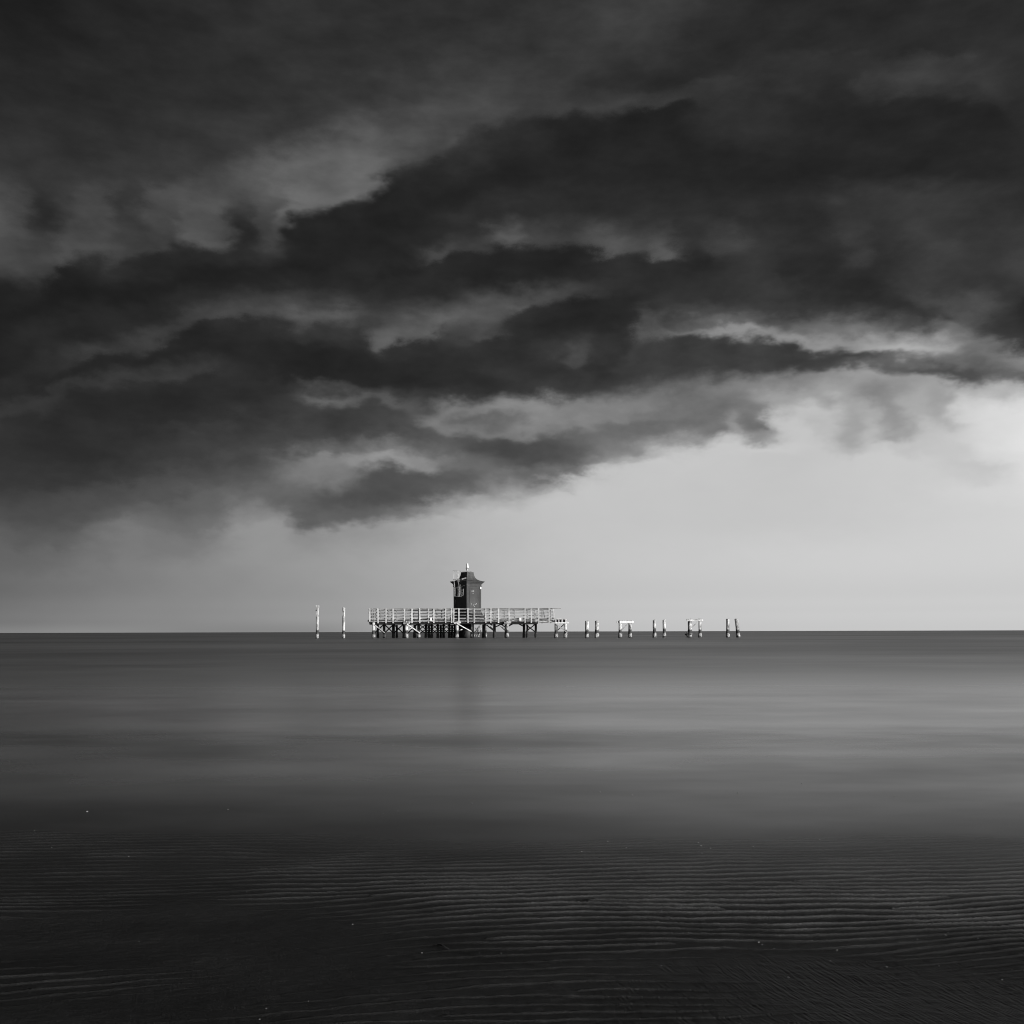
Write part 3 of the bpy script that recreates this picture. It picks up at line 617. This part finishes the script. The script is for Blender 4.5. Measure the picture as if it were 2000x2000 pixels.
# loose slats and clutter hanging in the railing
for k, (a, b_, d) in enumerate((((729.5, 1189), (728, 1209), .9), ((845, 1194), (858, 1203), .5), ((851, 1192), (853, 1210), .4), ((1042, 1188), (1048, 1208), .6), ((1060, 1190), (1064, 1206), .6), ((968.8, 1196), (968, 1209), .5), ((809, 1196), (806, 1209), .4), ((741, 1203), (745, 1209), .3),
                                ((940, 1198), (947, 1205), .3), ((943, 1205), (947, 1199), .5))):
    MB().bar(at(a[0], a[1], YF + d), at(b_[0], b_[1], YF + d), .05, .05).build('loose_slat', M['rail'] if k % 2 else M['back'], pier)
# low planks and kerb lying along the deck
for a, b_ in ((724, 770), (775, 818), (848, 878), (897, 945), (962, 1000), (1005, 1046), (1053, 1081)):
    MB().box(X(a), X(b_), YF + .5, YF + .6, ZD + .007, ZD + .10).build('kerb', M['plank'], pier, .01)

# white boxes on the deck edge
for px, x0_, x1_, y0_, y1_, lab in ((842, 840.4, 843.9, 1206.6, 1212.8, 'small white box on the pier edge, left of the lighthouse'),
                                    (1016, 1014.2, 1018.3, 1207.3, 1212.8, 'small white box on the pier edge, right of the lighthouse')):
    o = thing('junction_box', lab, 'box', (X(px), YF - .12, ZD - .05), 'white boxes on the pier edge')
    MB().box(X(x0_), X(x1_), YF - .17, YF - .062, Z(y1_), Z(y0_)).build('case', M['white'], o, .008)
    MB().box(X(x0_) - .008, X(x1_) + .008, YF - .19, YF - .064, Z(y0_) + .002, Z(y0_) + .018).build('lid', M['white'], o)

# ------------------------------------------------------------------ the lighthouse
YT = YF + 2.15; S = YT / 2000
cx = X(913, YT); zt_ = lambda py: H_EYE + (YH(913) - py) * S
lh = thing('lighthouse', 'small square dark lighthouse with a bell-curved roof, set cornerwise on the pier', 'lighthouse', (cx, YT, ZD))
Q = math.pi / 4 - math.pi / 4
def sq(prof, mb=None, smooth=False):
    mb = mb or MB(); return mb.lathe(cx, YT, prof, 4, -math.pi / 2, smooth)
half = 27.2 * S                                       # half diagonal of the shaft
side = half * math.sqrt(2)
sq([(half * .96, zt_(1200)), (half * .96, zt_(1141))]).build('shaft', M['paint'], lh)
sq([(34 * S, ZD + .004), (34 * S, zt_(1206)), (31.5 * S, zt_(1203)), (28.6 * S, zt_(1198)), (27.9 * S, zt_(1195.5))]).build('plinth', M['paint'], lh)
fnd = MB()
fnd.lathe(X(910, YT), YT, [(.68, -.7), (.68, ZD - .20), (.64, ZD - .19)], 20)
fnd.build('foundation', M['caisson'], lh)
# corner pilasters, head band and foot band make a sunken panel on every face
rot = [Matrix.Rotation(-math.pi / 4 + k * math.pi / 2, 3, 'Z') for k in range(4)]
def on_face(k, u0, u1, d0, d1, z0, z1, mb):
    """box on face k: u along the face, d out from it (face k=0 looks right and forward)"""
    f0 = half * .96 / math.sqrt(2)
    pts = []
    for z in (z0, z1):
        for u_, d in ((u0, d0), (u1, d0), (u1, d1), (u0, d1)):
            pts.append(rot[k] @ Vector((f0 + d, u_, 0)) + Vector((cx, YT, z)))
    mb.add(pts, [(0, 1, 2, 3), (7, 6, 5, 4), (0, 4, 5, 1), (1, 5, 6, 2), (2, 6, 7, 3), (3, 7, 4, 0)])
hs = half * .96 / math.sqrt(2)
for k in range(4):
    pm = MB()
    on_face(k, -hs - .02, -hs + .20, -.02, .035, zt_(1196), zt_(1142.2), pm)
    on_face(k, hs - .20, hs + .02, -.02, .035, zt_(1196), zt_(1142.2), pm)
    on_face(k, -hs + .202, hs - .202, -.02, .034, zt_(1150.5), zt_(1142.4), pm)
    on_face(k, -hs + .202, hs - .202, -.02, .034, zt_(1196), zt_(1187), pm)
    pm.build('panel_frame', M['paint'], lh, .006)
door = MB(); on_face(0, -hs + .30, hs - .30, .002, .016, zt_(1187), zt_(1152), door)
door.build('door', M['paint'], lh)
# flaked paint patches
fl_ = MB()
for u_, z, w, h in ((-.22, 1155.5, .05, .14), (-.03, 1155, .06, .09), (-.10, 1159.5, .05, .05), (-.30, 1180, .06, .06), (.15, 1180.5, .07, .05), (-.02, 1182, .05, .08), (.05, 1185, .09, .03), (.28, 1179.5, .04, .09)):
    on_face(0, u_ - w / 2, u_ + w / 2, .0165, .0185, zt_(z) - h / 2, zt_(z) + h / 2, fl_)
fl_.build('flaked_paint', M['flake'], lh)
sq([(27.4 * S, zt_(1146)), (28.2 * S, zt_(1145.6)), (28.2 * S, zt_(1144.2)), (27.4 * S, zt_(1143.8)), (27.6 * S, zt_(1141.8)), (29.5 * S, zt_(1140)), (31.6 * S, zt_(1138.2)), (33.6 * S, zt_(1137)), (34.0 * S, zt_(1136.3))]).build('cornice', M['paint'], lh)
prof = [(34.2, 1136.2), (33.6, 1135.7), (28, 1134.9), (22.9, 1133.6), (18.9, 1131.6), (15.6, 1128.6), (13.6, 1124.4), (12.6, 1120.2), (12.1, 1118.2)]
sq([(r * S, zt_(y)) for r, y in prof], smooth=False).build('roof', M['roof'], lh)
MB().lathe(cx, YT, [(12.6 * S, zt_(1118.15)), (12.6 * S, zt_(1117.6))], 4, -math.pi / 2, False).build('roof_cap', M['roof'], lh)
# beacon lamp
bc = MB().lathe(cx, YT, [(.10, zt_(1117.55)), (.06, zt_(1116)), (.05, zt_(1114.5)), (.09, zt_(1113)), (.085, zt_(1111.6)), (.06, zt_(1110.6)), (.135, zt_(1110.3)), (.14, zt_(1109.4))], 16).build('beacon', M['metal'], lh)
MB().lathe(cx + .01, YT, [(.125, zt_(1109.3)), (.115, zt_(1108)), (.095, zt_(1105)), (.085, zt_(1103)), (.085, zt_(1101.6)), (.05, zt_(1100.3)), (.015, zt_(1099.8))], 16).build('lens', M['beacon'], bc)
# handrail across the roof top
hr = MB()
zr = zt_(1116.3)
hr.tube([(X(884.6, YT - .9), YT - .9, zr), (X(905, YT - .3), YT - .3, zr), (X(921, YT), YT, zr)], .022)
for px, d in ((906, -.25), (919.5, 0)): hr.tube([(X(px, YT + d), YT + d, zt_(1117.7)), (X(px, YT + d), YT + d, zr)], .018)
hr.build('roof_rail', M['metal'], lh)
# caged ladder on the shaded face
lad = MB()
n_ = Vector((-math.sqrt(.5), -math.sqrt(.5), 0)); tdir = Vector((math.sqrt(.5), -math.sqrt(.5), 0))
fc = Vector((cx, YT, 0)) + n_ * hs                      # middle of the left face
def lp(u_, d, py): return fc + tdir * u_ + n_ * d + Vector((0, 0, zt_(py)))
for u_ in (-.09, .15):
    lad.tube([lp(u_, .18, 1166), lp(u_, .18, 1140), lp(u_, .30, 1133), lp(u_, .30, 1116.3)], .017)
for k in range(17):
    py = 1165 - k * 2.9; d = .18 if py > 1139 else .30
    lad.tube([lp(-.09, d, py), lp(.15, d, py)], .008)
ld = lad.build('ladder', M['metal'], lh)
def hoop(py, r=.30):
    h_ = MB(); d0 = .18 if py > 1138 else .30
    h_.tube([lp(.03 + r * math.sin(a), d0 + .02 + r * 1.15 * (math.cos(a) + .25), py) for a in np.linspace(-1.9, 1.9, 11)], .014)
    h_.build('cage_hoop', M['metal'], ld)
for py in (1116.4, 1132.6, 1149.2, 1165.5): hoop(py)
for a in (-1.2, 0, 1.2):
    MB().tube([lp(.03 + .30 * math.sin(a), .20 + .345 * (math.cos(a) + .25), 1165.5), lp(.03 + .30 * math.sin(a), .20 + .345 * (math.cos(a) + .25), 1149.2),
               lp(.03 + .30 * math.sin(a), .32 + .345 * (math.cos(a) + .25), 1132.6), lp(.03 + .30 * math.sin(a), .32 + .345 * (math.cos(a) + .25), 1116.4)], .012).build('cage_bar', M['metal'], ld)
# small basket guard beside the ladder foot
bk = MB()
for k in range(6):
    u_ = .24 + .075 * k; bk.tube([lp(u_, .22, 1151.5), lp(u_, .24, 1164.2)], .011)
bk.tube([lp(.20, .24, 1164.3), lp(.32, .34, 1165.2), lp(.5, .34, 1165.0), lp(.64, .22, 1163.6)], .017)
bk.tube([lp(.20, .22, 1151.6), lp(.64, .22, 1151.6)], .012)
bk.tube([lp(.15, .18, 1146), lp(.45, .10, 1145.8)], .014)
bk.build('basket_guard', M['metal'], ld)
# support brackets to the wall
bt = MB()
for py in (1143, 1155, 1165):
    for u_ in (-.09, .15): bt.tube([lp(u_, -.03, py), lp(u_, .19, py)], .014)
bt.build('bracket', M['metal'], ld)
# lamps on the walls
w1 = MB(); on_face(0, hs - .17, hs - .05, .036, .13, zt_(1150.8), zt_(1146.4), w1); w1.build('wall_lamp', M['white'], lh, .015)
w2 = MB(); on_face(3, hs - .30, hs - .24, .035, .08, zt_(1146), zt_(1144.2), w2); w2.build('wall_lamp', M['white'], lh, .01)
# sloping hatch plate on the shaded roof side
hp = MB(); hp.bar(lp(.36, .16, 1132.4), lp(.62, -.12, 1129.6), .10, .025); hp.build('roof_hatch', M['metal'], lh)

# ------------------------------------------------------------------ shells and foam
def pebble(s, seed):
    r_ = random.Random(seed); bm = bmesh.new(); bmesh.ops.create_icosphere(bm, subdivisions=2, radius=1)
    for v in bm.verts:
        k = 1 + .25 * mnoise.noise(v.co * 1.3 + Vector((seed, 0, 0)))
        v.co = Vector((v.co.x * k, v.co.y * .7 * k, max(-.12, v.co.z * .38 * k))) * s
    for f in bm.faces: f.smooth = True
    me_ = bpy.data.meshes.new('shell_fragment'); bm.to_mesh(me_); bm.free(); return me_
m, t, b = mat('shell_white')
f = tex(t, 200, 3, .6, (1, 1, 1), 'Object'); t.links.new(ramp(t, f, [(.35, .2), (.65, .42)]), b.inputs['Base Color']); b.inputs['Roughness'].default_value = .5
M['shell'] = m
pm_ = [pebble(s, i) for i, s in enumerate((.0013, .0016, .0021, .0018))]
for q_ in pm_: q_.materials.append(M['shell'])
def hgt(x, y): return float(sand_height(np.array([[x]]), np.array([[y]]))[0][0, 0])
SH = [(1186, 1704), (1215, 1712), (1348, 1711), (1160, 1790), (1200, 1802), (1205, 1800), (1480, 1818), (1487, 1822), (1512, 1815), (1510, 1830), (1538, 1880), (1247, 1773), (1343, 1803), (1290, 1863), (1730, 1861), (1620, 1850), (1560, 1815), (1850, 1795),
      (480, 1719), (687, 1783), (384, 1809), (69, 1918), (505, 1962), (822, 1838), (935, 1838), (977, 1838), (518, 1942), (270, 1808), (843, 1701), (600, 1930), (1870, 1760), (1925, 1752), (1800, 1783), (1790, 1808), (1845, 1800), (1880, 1775), (1895, 1779), (1930, 1831), (1908, 1806), (1700, 1822), (1770, 1845), (1832, 1857), (1955, 1885), (1975, 1865), (1990, 1835), (1585, 1813), (1633, 1830), (1940, 1770)]
for i, (px, py) in enumerate(SH):
    x, y = gpt(px, py)
    o = bpy.data.objects.new('shell_fragment', pm_[i % 4]); COL.objects.link(o)
    k = .6 if py > 1900 or px < 600 else 1.0; o.scale = (k, k, k)
    o.location = (x, y, hgt(x, y) + .0003); o.rotation_euler = (0, 0, rng.uniform(0, 6.28))
    tag(o, 'tiny pale shell fragment lying on the dark rippled sand', 'shell', 'shell fragments scattered over the wet sand')
FO = [(1363, 1647), (1368, 1653), (1387, 1658), (1370, 1668), (1314, 1554), (1234, 1554), (1171, 1548), (1359, 1556), (1440, 1550), (1746, 1557), (776, 1584), (748, 1589), (444, 1580), (169, 1583), (66, 1620), (100, 1653), (1135, 1664), (1186, 1644), (1222, 1657), (1600, 1642), (1565, 1532), (921, 1569), (250, 1671), (832, 1674), (1470, 1655)]
for i, (px, py) in enumerate(FO):
    x, y = gpt(px, py)
    o = bpy.data.objects.new('foam_fleck', pm_[(i + 1) % 4]); COL.objects.link(o)
    k = 1.0 + .8 * (y - 2.4); o.scale = (k, k, k)
    o.location = (x, y, .0006 * k); o.rotation_euler = (0, 0, rng.uniform(0, 6.28))
    tag(o, 'tiny white foam fleck floating on the misty shallow water', 'foam', 'foam flecks floating near the shore')
# a dark twig stranded on the sand
x, y = gpt(852, 1824); x2, y2 = gpt(874, 1832)
z0 = hgt(x, y) + .0015; z1 = hgt(x2, y2) + .0015
tw = MB().tube([(x, y, z0), ((x + x2) / 2 - .002, (y + y2) / 2 + .004, max(z0, z1) + .002), (x2, y2, z1)], [.0012, .0017, .001], 7).build('twig', M['tar'])
tag(tw, 'short dark twig stranded on the rippled sand, left of centre', 'twig')
